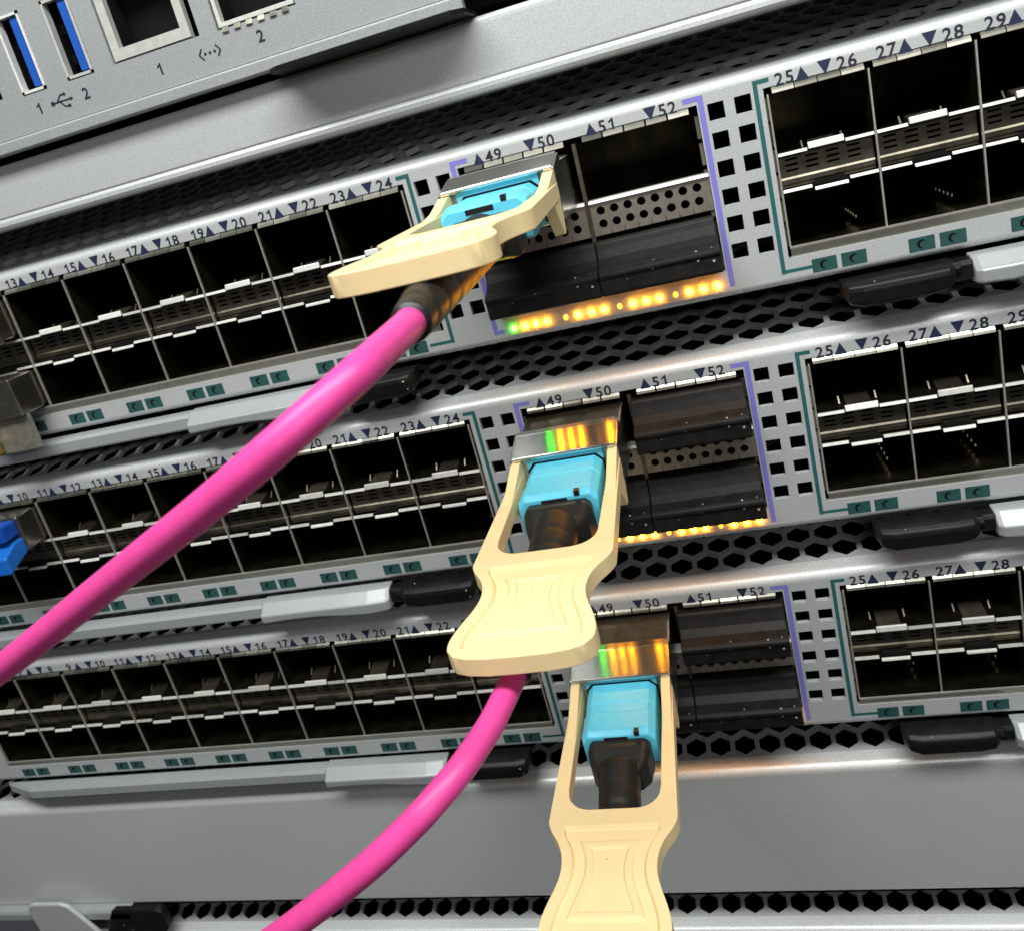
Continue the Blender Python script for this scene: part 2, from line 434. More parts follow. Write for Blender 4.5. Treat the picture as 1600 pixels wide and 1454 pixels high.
# bright sheet edges: left and right halves of the upper and lower septum lips
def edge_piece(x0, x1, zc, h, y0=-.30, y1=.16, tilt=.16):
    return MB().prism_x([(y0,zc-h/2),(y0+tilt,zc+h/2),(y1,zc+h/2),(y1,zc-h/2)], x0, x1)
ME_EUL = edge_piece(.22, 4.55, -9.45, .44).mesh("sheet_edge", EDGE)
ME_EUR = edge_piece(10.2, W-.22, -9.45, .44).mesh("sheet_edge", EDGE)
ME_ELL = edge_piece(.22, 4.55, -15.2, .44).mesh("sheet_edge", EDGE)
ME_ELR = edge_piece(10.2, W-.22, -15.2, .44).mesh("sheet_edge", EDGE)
ME_TABU = MB().prism_x([(-.6,-9.5),(-.3,-8.5),(.05,-8.45),(.2,-9.4)], 4.7, 10.0).mesh("latch_tab", EDGE)
ME_TABL = MB().prism_x([(-.55,-16.0),(-.35,-15.5),(.0,-15.45),(.2,-15.9)], 4.9, 9.9).mesh("latch_tab", EDGE)
ME_NOTCH = MB().prism_y([(4.6,-15.42),(5.3,-14.55),(9.5,-14.55),(10.15,-15.42)], .17, .9).mesh("latch_slot", INNER)  # dark solid block painted as a shaded cut
ME_TRIHOLE = MB().prism_y([(4.9,-15.35),(6.3,-14.5),(7.4,-14.65),(8.6,-14.5),(10.1,-15.35)], -.16, 1.0).mesh("latch_slot", CAGE)
ME_FING = MB().prism_x([(.5,.98),(.2,.96),(-.30,.42),(-.42,-.02),(-.30,-.10),(-.05,-.08),(.3,.5)], .07, 3.28).mesh("contact_finger", FINGER)
ME_FINGS = MB().prism_z([(.55,.75),(.55,.35),(-.25,-.45),(-.1,.0)], 0, 3.6)
ME_SIDEF = MB().prism_z([(-.1,.6),(.62,.35),(.62,.55),(.1,.75)], -3.7, -.2).mesh("contact_finger", FINGER)
ME_BOT = MB().prism_x([(-.5,-24.35),(-.5,-24.05),(-.2,-24.0),(.45,-25.85),(.2,-25.9)], 0, W).mesh("bottom_flange", mat("flange_metal", (0.42,0.40,0.35), .45, .5, var=.1))
pm = MB()
for i in range(5):
    y = 7.0+i*2.2; pm.box(W-3.1, W-2.9, y, y+.2, -23.0, -22.5)
ME_PINS = pm.mesh("contact_pin", GOLD)
ME_SPRING = MB().prism_x([(.8,-9.45),(4.6,-8.6),(5.2,-8.55),(5.2,-9.45)], 5.3, 9.3).mesh("latch_spring", CAGE)
ME_GUIDE = MB().prism_x([(3.6,-9.45),(4.6,-8.35),(4.8,-8.35),(4.9,-9.45)], 0, .26).mesh("guide_pin", CAGE)
# QSFP pieces (cage-local, x relative to switch)
QX = [(XC-20.0, XC-.35), (XC+.35, XC+20.0)]
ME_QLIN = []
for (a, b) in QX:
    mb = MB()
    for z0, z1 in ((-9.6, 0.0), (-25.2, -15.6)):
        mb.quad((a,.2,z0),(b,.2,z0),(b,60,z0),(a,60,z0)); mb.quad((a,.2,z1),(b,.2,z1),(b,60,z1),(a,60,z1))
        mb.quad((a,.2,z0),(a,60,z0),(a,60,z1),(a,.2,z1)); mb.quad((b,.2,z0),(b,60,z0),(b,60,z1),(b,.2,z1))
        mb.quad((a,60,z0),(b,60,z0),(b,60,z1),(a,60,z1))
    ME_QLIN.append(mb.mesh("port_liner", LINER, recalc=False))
def round_hole_plate(x0, x1, z0, z1, cxs, czs, r, y, th):
    """strip with round holes, one cell per hole"""
    mb = MB(); k = 12
    xb = [x0]+[(cxs[i]+cxs[i+1])/2 for i in range(len(cxs)-1)]+[x1]
    zb = [z0]+[(czs[i]+czs[i+1])/2 for i in range(len(czs)-1)]+[z1]
    for i, cx in enumerate(cxs):
        for j, cz in enumerate(czs):
            n = len(mb.v); o = []
            for q in range(k):
                a = 2*math.pi*q/k; c, s_ = math.cos(a), math.sin(a)
                tx = ((xb[i+1]-cx) if c > 0 else (cx-xb[i]))/max(abs(c), 1e-6)
                tz = ((zb[j+1]-cz) if s_ > 0 else (cz-zb[j]))/max(abs(s_), 1e-6)
                t = min(tx, tz); o.append((cx+c*t, y, cz+s_*t))
            inn = [(cx+r*math.cos(2*math.pi*q/k), y, cz+r*math.sin(2*math.pi*q/k)) for q in range(k)]
            mb.v += o+inn+[(p[0], y+th, p[2]) for p in inn]
            for q in range(k):
                q2 = (q+1) % k
                mb.f.append((n+q, n+q2, n+k+q2, n+k+q)); mb.f.append((n+k+q, n+k+q2, n+2*k+q2, n+2*k+q))
            for (ca, cb) in ((xb[i], zb[j]), (xb[i+1], zb[j]), (xb[i+1], zb[j+1]), (xb[i], zb[j+1])):   # corner fillers
                best = sorted(range(k), key=lambda q: (o[q][0]-ca)**2+(o[q][2]-cb)**2)[:2]
                m0 = len(mb.v); mb.v += [(ca, y, cb), o[best[0]], o[best[1]]]; mb.f.append((m0, m0+1, m0+2))
    return mb
ME_QSEP = []
for (a, b) in QX:
    cx = [a+1.7+i*2.27 for i in range(8)]
    mb = round_hole_plate(a, b, -15.4, -9.9, cx, [-13.55, -11.35], .72, .1, .5)
    ME_QSEP.append(mb.mesh("septum", mat("septum_metal", (0.42,0.37,0.31), .36, .75, var=.12)))
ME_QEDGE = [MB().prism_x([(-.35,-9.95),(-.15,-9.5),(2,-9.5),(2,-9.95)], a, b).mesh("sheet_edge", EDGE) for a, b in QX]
ME_QDIV = MB().box(XC-.33, XC+.33, -.3, 1.0, -25.2, 0.2).mesh("divider", CAGE)

# LEDs under the QSFP ports
LEDS = [(-48.0,'g'),(-45.9,'a'),(-43.85,'a'),(-41.8,'a'),(-38.4,'d'),(-36.15,'a'),(-33.8,'a'),(-31.5,'a'),(-28.8,'d'),(-26.5,'a'),(-24.2,'a'),(-21.95,'a'),(-19.2,'d'),(-16.9,'a'),(-14.55,'a'),(-12.25,'a')]
ME_LED = {'a': MB().dome((0,0,0), .52, .40, .60).mesh("status_led", AMBER, True),
          'd': MB().dome((0,0,0), .40, .30, .5).mesh("status_led", AMBERD, True),
          'g': MB().dome((0,0,0), .54, .40, .60).mesh("status_led", GREENL, True)}

# ejector levers (sections along x; mirrored for the right one)
def lever_mesh(sg):
    mb = MB()
    def sec(x, zb, yf, zt=-31.0):
        X = XC+sg*x
        return [(X,.8,zt),(X,yf+2.4,zt-.1),(X,yf+.5,zt-1.75),(X,yf,zt-2.15),(X,yf+.05,zb+.3),(X,yf+.4,zb),(X,.8,zb)]
    st = [(56.2,-35.15,-3.3),(57.0,-35.35,-4.0),(61,-35.55,-4.25),(66,-35.35,-4.2),(72,-34.9,-4.05),(79,-34.8,-4.0),(84.5,-35.0,-4.0),(86.0,-35.0,-4.0)]
    mb.loft([sec(*q) for q in st])
    return mb
def lever_rail(sg):
    mb = MB()
    def sec(x, yf):
        X = XC+sg*x
        return [(X,.5,-31.2),(X,yf+.6,-31.3),(X,yf,-31.9),(X,yf,-34.0),(X,yf+.4,-34.4),(X,.5,-34.4)]
    if sg < 0: mb.loft([sec(86.01, -2.6), sec(171, -2.6), sec(176, -1.0), sec(180, .3)])
    else: mb.loft([sec(86.01, -2.6), sec(114, -2.6)])
    return mb
def latch_mesh(sg):
    mb = MB()
    def sec(x, zb, yf, zt=-31.2):
        X = XC+sg*x
        return [(X,1.0,zt),(X,yf+1.2,zt-.1),(X,yf+.2,zt-.8),(X,yf,zt-1.6),(X,yf+.2,zb+.5),(X,yf+.9,zb),(X,1.0,zb)]
    mb.loft([sec(q, zb, yf) for q, zb, yf in ((37.2,-33.6,-2.4),(38.0,-35.0,-3.6),(40.0,-35.6,-4.1),(50.0,-35.6,-4.1),(52.6,-35.3,-3.9),(53.6,-34.6,-3.2))])
    return mb
def latch_pin(sg):
    mb = MB()
    x0, x1 = sorted((XC+sg*53.4, XC+sg*56.3))
    mb.prism_x([(.5,-31.4),(-1.9,-31.5),(-2.3,-32.2),(-2.3,-34.2),(-1.6,-34.8),(.5,-34.8)], x0, x1)
    x0, x1 = sorted((XC+sg*52.0, XC+sg*54.4))
    mb.prism_x([(.5,-31.35),(-2.6,-31.45),(-3.1,-32.4),(-2.7,-33.0),(.5,-33.0)], x0, x1)
    return mb
ME_LEV = {s: lever_mesh(s).mesh("lever", LEVER) for s in (-1, 1)}
ME_RAIL = {s: lever_rail(s).mesh("lever_rail", LEVER) for s in (-1, 1)}
ME_LAT = {s: latch_mesh(s).mesh("latch", BLACK) for s in (-1, 1)}
ME_PIN = {s: latch_pin(s).mesh("latch_pin", BLACK) for s in (-1, 1)}

def build_switch(name, label, z):
    t = thing(name, label, "network switch", (XC, 0, z), "network switches stacked in the rack")
    off = (-XC, 0, 0)
    def P(n, me, par=t, loc=(0,0,0), **k):
        base = off if par is t else (0,0,0)
        return put(n, me, par, (base[0]+loc[0], loc[1], loc[2]), **k)
    P("face_plate", ME_FACE, bevel=0); P("bottom_return", ME_RET)
    P("top_lip", ME_LIP); P("vent_panel", ME_VENT); P("chassis", ME_CHASSIS)
    for n, me in BRK: P(n, me)
    for n, me, px, pz in PRINT:
        o = P(n, me, loc=(px, 0, pz))
        if n == "lamp_square": put("status_window", ME_LAMPH, o)
    for blk, (x0, n) in enumerate(((BL0, NL), (BR0, NR))):
        cage = P("sfp_cage", ME_DIV, loc=(x0, 0, 0))
        cage['label'] = "left block of stacked ports" if blk == 0 else "right block of stacked ports"
        for c in range(n):
            x = c*PITCH
            Q = lambda nm, me, dx=0, dz=0, **k: put(nm, me, cage, (x+dx, 0, dz), **k)
            if c > -1: Q("divider", ME_DIV, W)
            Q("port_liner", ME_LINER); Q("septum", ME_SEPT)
            for me in (ME_EUL, ME_EUR, ME_ELL, ME_ELR): Q("sheet_edge", me)
            Q("latch_tab", ME_TABU, bevel=.12); Q("latch_tab", ME_TABL, bevel=.1)
            Q("latch_slot", ME_NOTCH); Q("latch_spring", ME_SPRING); Q("guide_pin", ME_GUIDE, 4.3); Q("guide_pin", ME_GUIDE, 10.3)
            Q("contact_pin", ME_PINS); Q("bottom_flange", ME_BOT)
            for k in range(4): Q("contact_finger", ME_FING, .62+k*3.36, bevel=0)
        for k in range(6):
            put("contact_finger", ME_SIDEF, cage, (-.75, 0, -.3-k*4.0)); put("contact_finger", ME_SIDEF, cage, (n*PITCH+.1, 0, -.3-k*4.0))
    q = P("qsfp_cage", ME_QDIV)
    for i in (0, 1):
        put("port_liner", ME_QLIN[i], q); put("septum", ME_QSEP[i], q); put("sheet_edge", ME_QEDGE[i], q)
        for k in range(5): put("contact_finger", ME_FING, q, (QX[i][0]+1.1+k*3.5, 0, .15))
    for k in range(6):
        put("contact_finger", ME_SIDEF, q, (XC+19.55, 0, -.3-k*4.2)); put("contact_finger", ME_SIDEF, q, (XC-20.2, 0, -.3-k*4.2))
    for x, k in LEDS: P("status_led", ME_LED[k], loc=(x, -.02, -28.0))
    for s in (-1, 1):
        P("lever", ME_LEV[s], bevel=.25); P("lever_rail", ME_RAIL[s], bevel=.2); P("latch", ME_LAT[s], bevel=.35, seg=3); P("latch_pin", ME_PIN[s], bevel=.15)
    return t
ZS = (PITCH_V, 0.0, -PITCH_V)
WHERE = ("top", "middle", "bottom")
LAB = ("silver network switch with stacked ports, topmost of the three under the server",
       "silver network switch with stacked ports, middle one of the three",
       "silver network switch with stacked ports, lowest, above the grey blank panel")
for z, lb in zip(ZS, LAB): build_switch("network_switch", lb, z)

# ------------------------------------------------------------------ dust plugs
def plug_mesh(w=19.62, h=8.7):
    mb = MB()
    pr = [(3.0,-.3),(-.9,-.3),(-1.25,-.55),(-1.6,-1.6),(-2.2,-3.0),(-3.4,-4.0),(-5.2,-4.5),(-5.75,-4.85),(-5.85,-5.5),(-5.5,-5.9),(-5.6,-h+.4),(-5.3,-h),(3.0,-h)]
    mb.loft([[(x, y*1.14 if y < 0 else y, z) for y, z in pr] for x in (-w/2, w/2)])
    return mb
ME_PLUG = plug_mesh().mesh("dust_plug", PLUG)
for z, wh in zip(ZS, WHERE):
    for port, (x, zz) in {50: (XC-9.85, -15.9), 51: (XC+9.85, -.35), 52: (XC+9.85, -15.9)}.items():
        if wh == "top" and port == 51: continue          # this port stands open
        o = put("dust_plug", ME_PLUG, None, (x, 0, z+zz), bevel=.22)
        side = {50: "under the aqua connector", 51: "upper of the right pair", 52: "lower of the right pair" if wh != "top" else "alone on the right, below the open port"}[port]
        o['label'] = "black ribbed dust plug, %s switch, %s" % (wh, side)
        o['category'] = "dust plug"; o['group'] = "black dust plugs in the centre ports"

# ------------------------------------------------------------------ transceivers with pull tabs
TX = -41.15
def tab_mesh():
    """flat hourglass pull tab with a window and a raised rim; plan outline in (x,y), y negative outwards"""
    def half(y):       # half width of the outline against distance out
        K = [(-17.3,9.0),(-30,9.25),(-44,9.6),(-46.6,9.65),(-48.4,9.0),(-50.2,7.9),(-52,7.15),(-54,6.8),(-56,6.85),(-58,7.3),(-60,7.95),(-62,8.5),(-63.8,8.75),(-65.4,8.5),(-66.6,7.6),(-67.2,6.0),(-67.55,3.5),(-67.6,0)]
        for (a, wa), (b, wb) in zip(K, K[1:]):
            if b <= y <= a:
                i = K.index((a, wa)); t = (y-a)/(b-a)
                w0 = K[i-1][1] if i else wa; w3 = K[i+2][1] if i+2 < len(K) else wb
                if a > -46 or b < -65.4: return wa+(wb-wa)*t
                return 0.5*(2*wa+(wb-w0)*t+(2*w0-5*wa+4*wb-w3)*t*t+(3*wa-w0-3*wb+w3)*t**3)
        return 0
    ys = [-17.3,-22,-30,-38,-44,-45.4,-46.6,-47.2,-47.8,-48.4,-49,-49.6,-50.2,-50.8,-51.4,-52,-52.6,-53.3,-54,-54.7,-55.4,-56,-56.7,-57.4,-58,-58.7,-59.4,-60,-60.7,-61.4,-62,-62.6,-63.2,-63.8,-64.4,-64.9,-65.4,-66.1,-66.6,-67.0,-67.2,-67.4,-67.55]
    outer = [(-half(y), y) for y in ys]+[(0,-67.6)]+[(half(y), y) for y in reversed(ys)]
    inner = [(7.25,-17.3),(7.2,-30),(7.15,-40.6)]
    for i in range(1, 7):
        a = i/6*math.pi/2; inner.append((7.1-3.6+3.6*math.cos(a), -41.0-3.6*math.sin(a)))
    inner += [(-x, y) for x, y in reversed(inner)]
    U = outer+inner                        # one U-shaped (horseshoe) polygon incl. the paddle
    zt, zb = -3.95, -6.35
    def ring(inset, yt, yb_):              # recess outline following the sides
        n = 16; L = []
        yy = [yt+(yb_-yt)*i/(n-1) for i in range(n)]
        Lp = [(-max(.6, min(half(y)-inset, 7.6-inset*.35 if y > -49 else 99)), y) for y in yy]
        return Lp+[(-x, y) for x, y in reversed(Lp)]
    r1 = ring(1.55, -47.6, -65.2); r2 = ring(3.3, -50.0, -62.6); r3 = ring(4.5, -51.2, -61.6)
    bm = bmesh.new()
    def loop(L, z): 
        vs = [bm.verts.new((x*S, y*S, z*S)) for x, y in L]
        es = [bm.edges.new((vs[i], vs[(i+1) % len(vs)])) for i in range(len(vs))]
        return vs, es
    vo, eo = loop(U, zt); vb, eb = loop(U, zb)
    v1, e1 = loop(r1, zt)
    bmesh.ops.triangle_fill(bm, use_beauty=True, use_dissolve=False, edges=eo+e1)
    bmesh.ops.triangle_fill(bm, use_beauty=True, use_dissolve=False, edges=eb)
    def bridge(a, b):
        for i in range(len(a)): bm.faces.new((a[i], a[(i+1) % len(a)], b[(i+1) % len(a)], b[i]))
    bridge(vo, vb)
    r1i = ring(1.85, -47.95, -64.85); v1l, e1l = loop(r1i, zt-.55); bridge(v1, v1l)
    v2, e2 = loop(r2, zt-.55); bridge(v1l, v2)
    v2u, _ = loop(ring(3.6, -50.3, -62.3), zt-.18); bridge(v2, v2u)
    v3, _ = loop(r3, zt-.18); bridge(v2u, v3)
    v3l, e3 = loop(ring(4.75, -51.45, -61.35), zt-.48); bridge(v3, v3l)
    bmesh.ops.triangle_fill(bm, use_beauty=True, use_dissolve=False, edges=e3)
    # legs that run down the sides of the transceiver
    for sg in (-1, 1):
        for (xa, xb) in ((7.32, 8.92),):
            sec = []
            for x in (sg*xa, sg*xb):
                pr = [(-29.5,-4.2),(-25.0,-5.9),(-21.8,-9.3),(-20.1,-11.2),(-18.6,-11.3),(-17.6,-9.0),(-16.4,-5.0),(-16.4,-2.6),(-17.2,-2.1),(-18.6,-2.0),(-20.0,-2.35),(-25,-3.45),(-29,-3.88)]
                sec.append([bm.verts.new((x*S, y*S, z*S)) for y, z in pr])
            a, b = sec
            for i in range(len(a)): bm.faces.new((a[i], a[(i+1) % len(a)], b[(i+1) % len(b)], b[i]))
            bm.faces.new(a); bm.faces.new(list(reversed(b)))
    bmesh.ops.recalc_face_normals(bm, faces=bm.faces[:])
    me = bpy.data.meshes.new("pull_tab"); bm.to_mesh(me); bm.free(); me.materials.append(BEIGE)
    for p in me.polygons: p.use_smooth = True
    me.set_sharp_from_angle(angle=math.radians(34))
    return me
ME_TAB = tab_mesh()
mb = MB()
HWN = 9.05
# body in the cage, stepped up to the nose and sloping down to the front lip
prof = [(-9.2,-1.0),(-9.3,.0),(-9.6,.24),(-11.2,.20),(-11.35,.1),(-17.6,-1.25),(-17.75,-1.6),(-17.6,-1.95),(-11.0,-1.5)]
mb.prism_x(prof, -HWN+.35, HWN-.35)
ME_XTOP = mb.mesh("housing", STEEL)
ME_XREAR = MB().prism_x([(20,-1.0),(-9.3,-1.0),(-9.3,-9.2),(20,-9.2)], -HWN+.4, HWN-.4).mesh("rear_body", CAGE)  # dark colour put in for the darkness this steel top mirrors
mb = MB()
for sg in (-1, 1):
    x0, x1 = sorted((sg*(HWN-.75), sg*HWN))
    mb.prism_x([(20,-1.3),(-9.4,-1.2),(-9.5,-.1),(-11.2,-.1),(-17.6,-1.55),(-17.7,-9.3),(20,-9.3)], x0, x1)
mb.box(-HWN+.3, HWN-.3, -17.7, 20, -9.7, -9.15)
ME_XSIDE = mb.mesh("side_wall", STEEL)
mb = MB()
for sg in (-1, 1): mb.box(*sorted((sg*6.42, sg*8.28)), -15.6, -10, -9.1, -1.95)
ME_XFIL = mb.mesh("inner_filler", EDGE)  # filler blocks, pale colour stands in for reflections inside the nose
mb = MB(); mb.box(-6.4, 6.4, -17.2, 0, -9.1, -1.9)
ME_XINS = mb.mesh("receptacle", AQUAD)
mb = MB(); mb.prism_y([(-6.45,-9.08),(6.45,-9.08),(6.45,-3.9),(5.3,-2.65),(-5.3,-2.65),(-6.45,-3.9)], -17.26, -17.0)
ME_XGAP = mb.mesh("receptacle_slot", INNER)  # dark plate painted as the shaded gap round the connector
def transceiver(z, label):
    t = thing("transceiver", label, "transceiver", (TX, 0, z), "transceivers plugged into port 49")
    h = put("housing", ME_XTOP, t, bevel=.12); put("rear_body", ME_XREAR, t); put("side_wall", ME_XSIDE, t, bevel=.15); put("inner_filler", ME_XFIL, t); rc = put("receptacle", ME_XINS, t); put("receptacle_slot", ME_XGAP, rc)
    put("pull_tab", ME_TAB, t, bevel=.48, seg=3)
    return t
transceiver(ZS[0], "steel transceiver with beige pull tab seen edge-on, in the top switch")
transceiver(ZS[1], "steel transceiver with beige pull tab seen from above, in the middle switch")
transceiver(ZS[2], "steel transceiver with beige pull tab running off the photo's bottom, in the lowest switch")

# ------------------------------------------------------------------ fibre cables (aqua connector, black boot, pink jacket)
def conn_mesh():
    mb = MB()
    # outer sliding shell: octagonal section, chamfered top corners
    def sec(y, hw, zt, zb, ch): return [(-hw,y,zb),(hw,y,zb),(hw,y,zt-ch),(hw-ch,y,zt),(-hw+ch,y,zt),(-hw,y,zt-ch)]
    mb.loft([sec(-14, 6.15,-2.95,-9.3,1.15), sec(-21.9,6.15,-2.95,-9.3,1.15), sec(-22.2,6.1,-3.07,-9.2,1.15), sec(-24.4,6.1,-3.07,-9.2,1.15), sec(-24.7,6.2,-2.9,-9.4,1.15), sec(-29.0,6.25,-2.88,-9.45,1.15), sec(-29.9,6.1,-3.6,-9.2,1.1)])
    return mb
ME_CONN = conn_mesh().mesh("connector", AQUA)
ME_KEY = MB().box(-2.4, 1.6, -29.95, -29.2, -4.5, -3.75).mesh("key_slot", BOOT)
ME_KEY2 = MB().box(2.8, 3.6, -29.95, -28.9, -3.7, -2.86).mesh("key_mark", BOOT)
def fibre(z, label, boot_pts, boot_rad, pink_pts, r=1.5, cat="cable", drop=0.35):
    t = thing("fibre_cable", label, cat, (TX, 0, z), "pink fibre cables in the transceivers")
    rel = lambda P: [(x-TX, y, zz-z) for x, y, zz in P]
    cn = put("connector", ME_CONN, t, bevel=.2); put("key_slot", ME_KEY, cn); put("key_mark", ME_KEY2, cn)
    mb = MB()      # square collar of the boot
    mb.loft([[(-5.2,-29.7,-9.0),(5.2,-29.7,-9.0),(5.2,-29.7,-4.6),(4.4,-29.7,-3.75),(-4.4,-29.7,-3.75),(-5.2,-29.7,-4.6)],
             [(-5.2,-31.6,-9.1),(5.2,-31.6,-9.1),(5.2,-31.6,-4.6),(4.4,-31.6,-3.75),(-4.4,-31.6,-3.75),(-5.2,-31.6,-4.6)],
             [(-4.7,-33.8,-9.6),(4.7,-33.8,-9.6),(4.7,-33.8,-5.2),(3.9,-33.8,-4.5),(-3.9,-33.8,-4.5),(-4.7,-33.8,-5.2)],
             [(-3.4,-36.0,-9.0),(3.4,-36.0,-9.0),(3.4,-36.0,-5.4),(2.8,-36.0,-4.8),(-2.8,-36.0,-4.8),(-3.4,-36.0,-5.4)]])
    mb.v = [(x, y, z_-drop) for x, y, z_ in mb.v]
    add("boot_collar", mb, BOOT, t, bevel=.5, seg=3)
    pts = spline(rel(boot_pts), 14); n = len(pts)
    rad = []
    for i in range(n):
        f = i/(n-1)*(len(boot_rad)-1); k = min(int(f), len(boot_rad)-2); rb = boot_rad[k]+(boot_rad[k+1]-boot_rad[k])*(f-k)
        q = i/(n-1); rad.append(rb-(.12 if .12 < q < .93 and i % 8 in (0, 1) else 0.0))
    put("boot", tube(MB(), pts, rad, 28).mesh("boot", BOOT, True), t)
    pp = spline(rel(pink_pts), 14)
    put("jacket", tube(MB(), pp, [r]*len(pp), 28).mesh("jacket", PINK, True), t)
    return t
BR = [3.35, 3.3, 3.1, 2.85, 2.4, 1.95]
fibre(ZS[0], "pink fibre cable from the top switch crossing the ports to the left edge",
      [(-41.1,-34.0,36.9),(-41.0,-42,36.8),(-40.7,-50,36.6),(-40.4,-58,36.4),(-40.2,-66,35.9),(-40.1,-72.5,35.4)], BR,
      [(-40.2,-67,35.8),(-40.1,-72.7,35.4),(-40.3,-80.4,35.2),(-41.2,-86.0,34.7),(-46.8,-89.8,31.8),(-55.5,-89.3,27.5),(-71.8,-85.6,19.8),(-91.9,-81.3,10.3),(-110.4,-78.3,2.3),(-140,-74,-11)], drop=1.3)
fibre(ZS[1], "pink fibre cable from the middle switch curving down to the bottom edge",
      [(-41.1,-34.5,-6.2),(-41.2,-41,-6.9),(-41.6,-47,-7.7),(-42.3,-53,-8.6),(-43.1,-58.5,-9.6),(-43.6,-62.5,-10.1)], BR,
      [(-43.3,-59.5,-9.8),(-43.7,-62.8,-10.2),(-44.2,-66.8,-10.1),(-44.8,-70.7,-10.0),(-45.8,-74.2,-10.0),(-47.0,-77.2,-10.2),(-48.8,-79.6,-10.9),(-51.3,-81.4,-12.3),(-57.0,-83.0,-16.1),(-65.5,-83.3,-21.9),(-75.8,-82.3,-29.1),(-96.2,-79.5,-43.0),(-120,-76,-58)])
fibre(ZS[2], "fibre cable with black boot in the lowest switch, hidden under its beige tab",
      [(-41.1,-34.5,-50.7),(-41.0,-41,-52.0),(-41.0,-47,-53.4),(-41.0,-53,-55.0),(-41.0,-58,-56.6),(-41.0,-63,-58.4)], BR,
      [(-41.0,-60,-57.3),(-41.0,-64,-58.8),(-41.0,-72,-63),(-41.2,-78,-72),(-41.5,-80,-86)])

# ------------------------------------------------------------------ SFP modules at the left
def sfp_module(name, label, x0, z0, z1, y_out, plug=None, tagm=None, group=None):
    t = thing(name, label, "transceiver", (x0+PITCH/2, 0, z0), group)
    h = z1-z0; w = 6.6
    mb = MB()
    mb.prism_x([(20,0.3),(20,h-.3),(-.5,h-.35),(-1.6,h-.05),(-y_out,h-.1),(-y_out,.4),(-1.6,.4),(-.5,.6)], -w, w)
    add("housing", mb, mat("module_metal", (0.36, 0.34, 0.29), 0.24, 0.95, var=.2), t, bevel=.35, seg=3)
    if plug:
        mb = MB()
        mb.box(-5.6, 5.6, -y_out-4.0, -y_out+.4, h*.5, h-.5)
        add("lc_latch", mb, mat("latch_blue", (0.006, 0.07, 0.42), .35), t, bevel=.5)
        mb = MB(); mb.prism_x([(-y_out+.4,.2),(-y_out-6,-2.2),(-y_out-6,1.6),(-y_out-2,h*.42),(-y_out+.4,h*.42)], -5.9, 5.9)
        add("lc_plug", mb, plug, t, bevel=.4)
    if tagm:
        mb = MB(); mb.box(-6.4, 6.9, -y_out+1.2, -y_out+2.0, -7.2, .6)
        o = add("bail_latch", mb, tagm, t, bevel=.4)
        mb = MB(); mb.box(-6.0, -2.2, -y_out-3.6, -y_out+1.0, -6.6, -3.4)
        add("pull_ring", mb, BRASS, t, bevel=.5)
    return t
xa = XC-GAP-7*PITCH
BAIL = mat("grey_bail", (0.20, 0.195, 0.165), .35, .3, var=.2)
sfp_module("sfp_module", "silver module in the upper port at the top switch's left edge", xa, ZS[0]-9.0, ZS[0]-.5, 6.5, None, None, "small silver modules at the left edge")
sfp_module("sfp_module", "silver module with grey bail and brass ring at the top switch's left edge", xa, ZS[0]-24.0, ZS[0]-15.6, 7.5, None, BAIL, "small silver modules at the left edge")
sfp_module("sfp_module", "silver module holding blue plugs at the middle switch's left edge", XC-GAP-8*PITCH, ZS[1]-9.0, ZS[1]-.5, 6.0, LCBLUE, None, "small silver modules at the left edge")

# ------------------------------------------------------------------ grey blank panels below
ME_BFACE = MB().prism_x([(0,2.59),(1.0,2.59),(1.0,-28.6),(.3,-28.9),(0,-28.3)], XL-20, XR).mesh("face_plate", GREY)
def blank(label, z):
    t = thing("blank_panel", label, "blank panel", (XC, 0, z), "grey blank panels at the bottom of the rack")
    for n, me in (("face_plate", ME_BFACE), ("top_lip", ME_LIPG), ("vent_panel", ME_VENT), ("chassis", ME_CHASSIS)): put(n, me, t, (-XC, 0, 0))
    return t
bp = blank("plain grey blank panel under the lowest switch", ZS[2]-PITCH_V)
blank("grey panel at the photo's bottom edge, only its hexagon vent and rim showing", ZS[2]-2*PITCH_V)
mb = MB(); o_ = -XC
mb.prism_x([(.5,-28.9),(-1.6,-29.1),(-2.2,-29.8),(-2.2,-32.0),(-1.6,-32.5),(.5,-32.5)], -240, -190)
add("lever_rail", mb, LEVER, bp, (o_,0,0), bevel=.25)
mb = MB()
pr = [(-221,-37),(-221.4,-27.0),(-220.6,-25.3),(-219,-24.7),(-210.0,-24.7),(-207.6,-25.6),(-206.2,-27.6),(-200.0,-37)]
mb.prism_y(pr, -3.6, -2.4)
add("lever", mb, PAINT, bp, (o_,0,0), bevel=.5, seg=3)
mb = MB(); mb.prism_y([(-200.5,-37),(-196.8,-30.0),(-195.5,-29.0),(-181.5,-29.0),(-180.0,-30.0),(-180.0,-35.5),(-181.5,-37)], -2.2, .6)
add("latch", mb, BLACK, bp, (o_,0,0), bevel=.5, seg=3)

# ------------------------------------------------------------------ strip panel between server and top switch
PY = -4.0
mb = MB()
prof = [(PY+3,22.0),(PY+1.2,22.6),(PY+.5,22.55),(PY+.05,22.0),(PY,21.4),(PY,13.7),(PY+.25,13.45),(PY+.05,13.25),(PY-.12,12.9),(PY-.15,12.2),(PY+.15,11.6),(PY+1.0,11.4),(PY+3,11.6),(14,11.9),(14,22)]
mb.prism_x([(y, z+PITCH_V) for y, z in prof], XL, XR)
o = add("filler_strip", mb, PAINT, None, bevel=.12)
o['label'] = "long silver filler strip between the server and the top switch"; o['category'] = "filler strip"

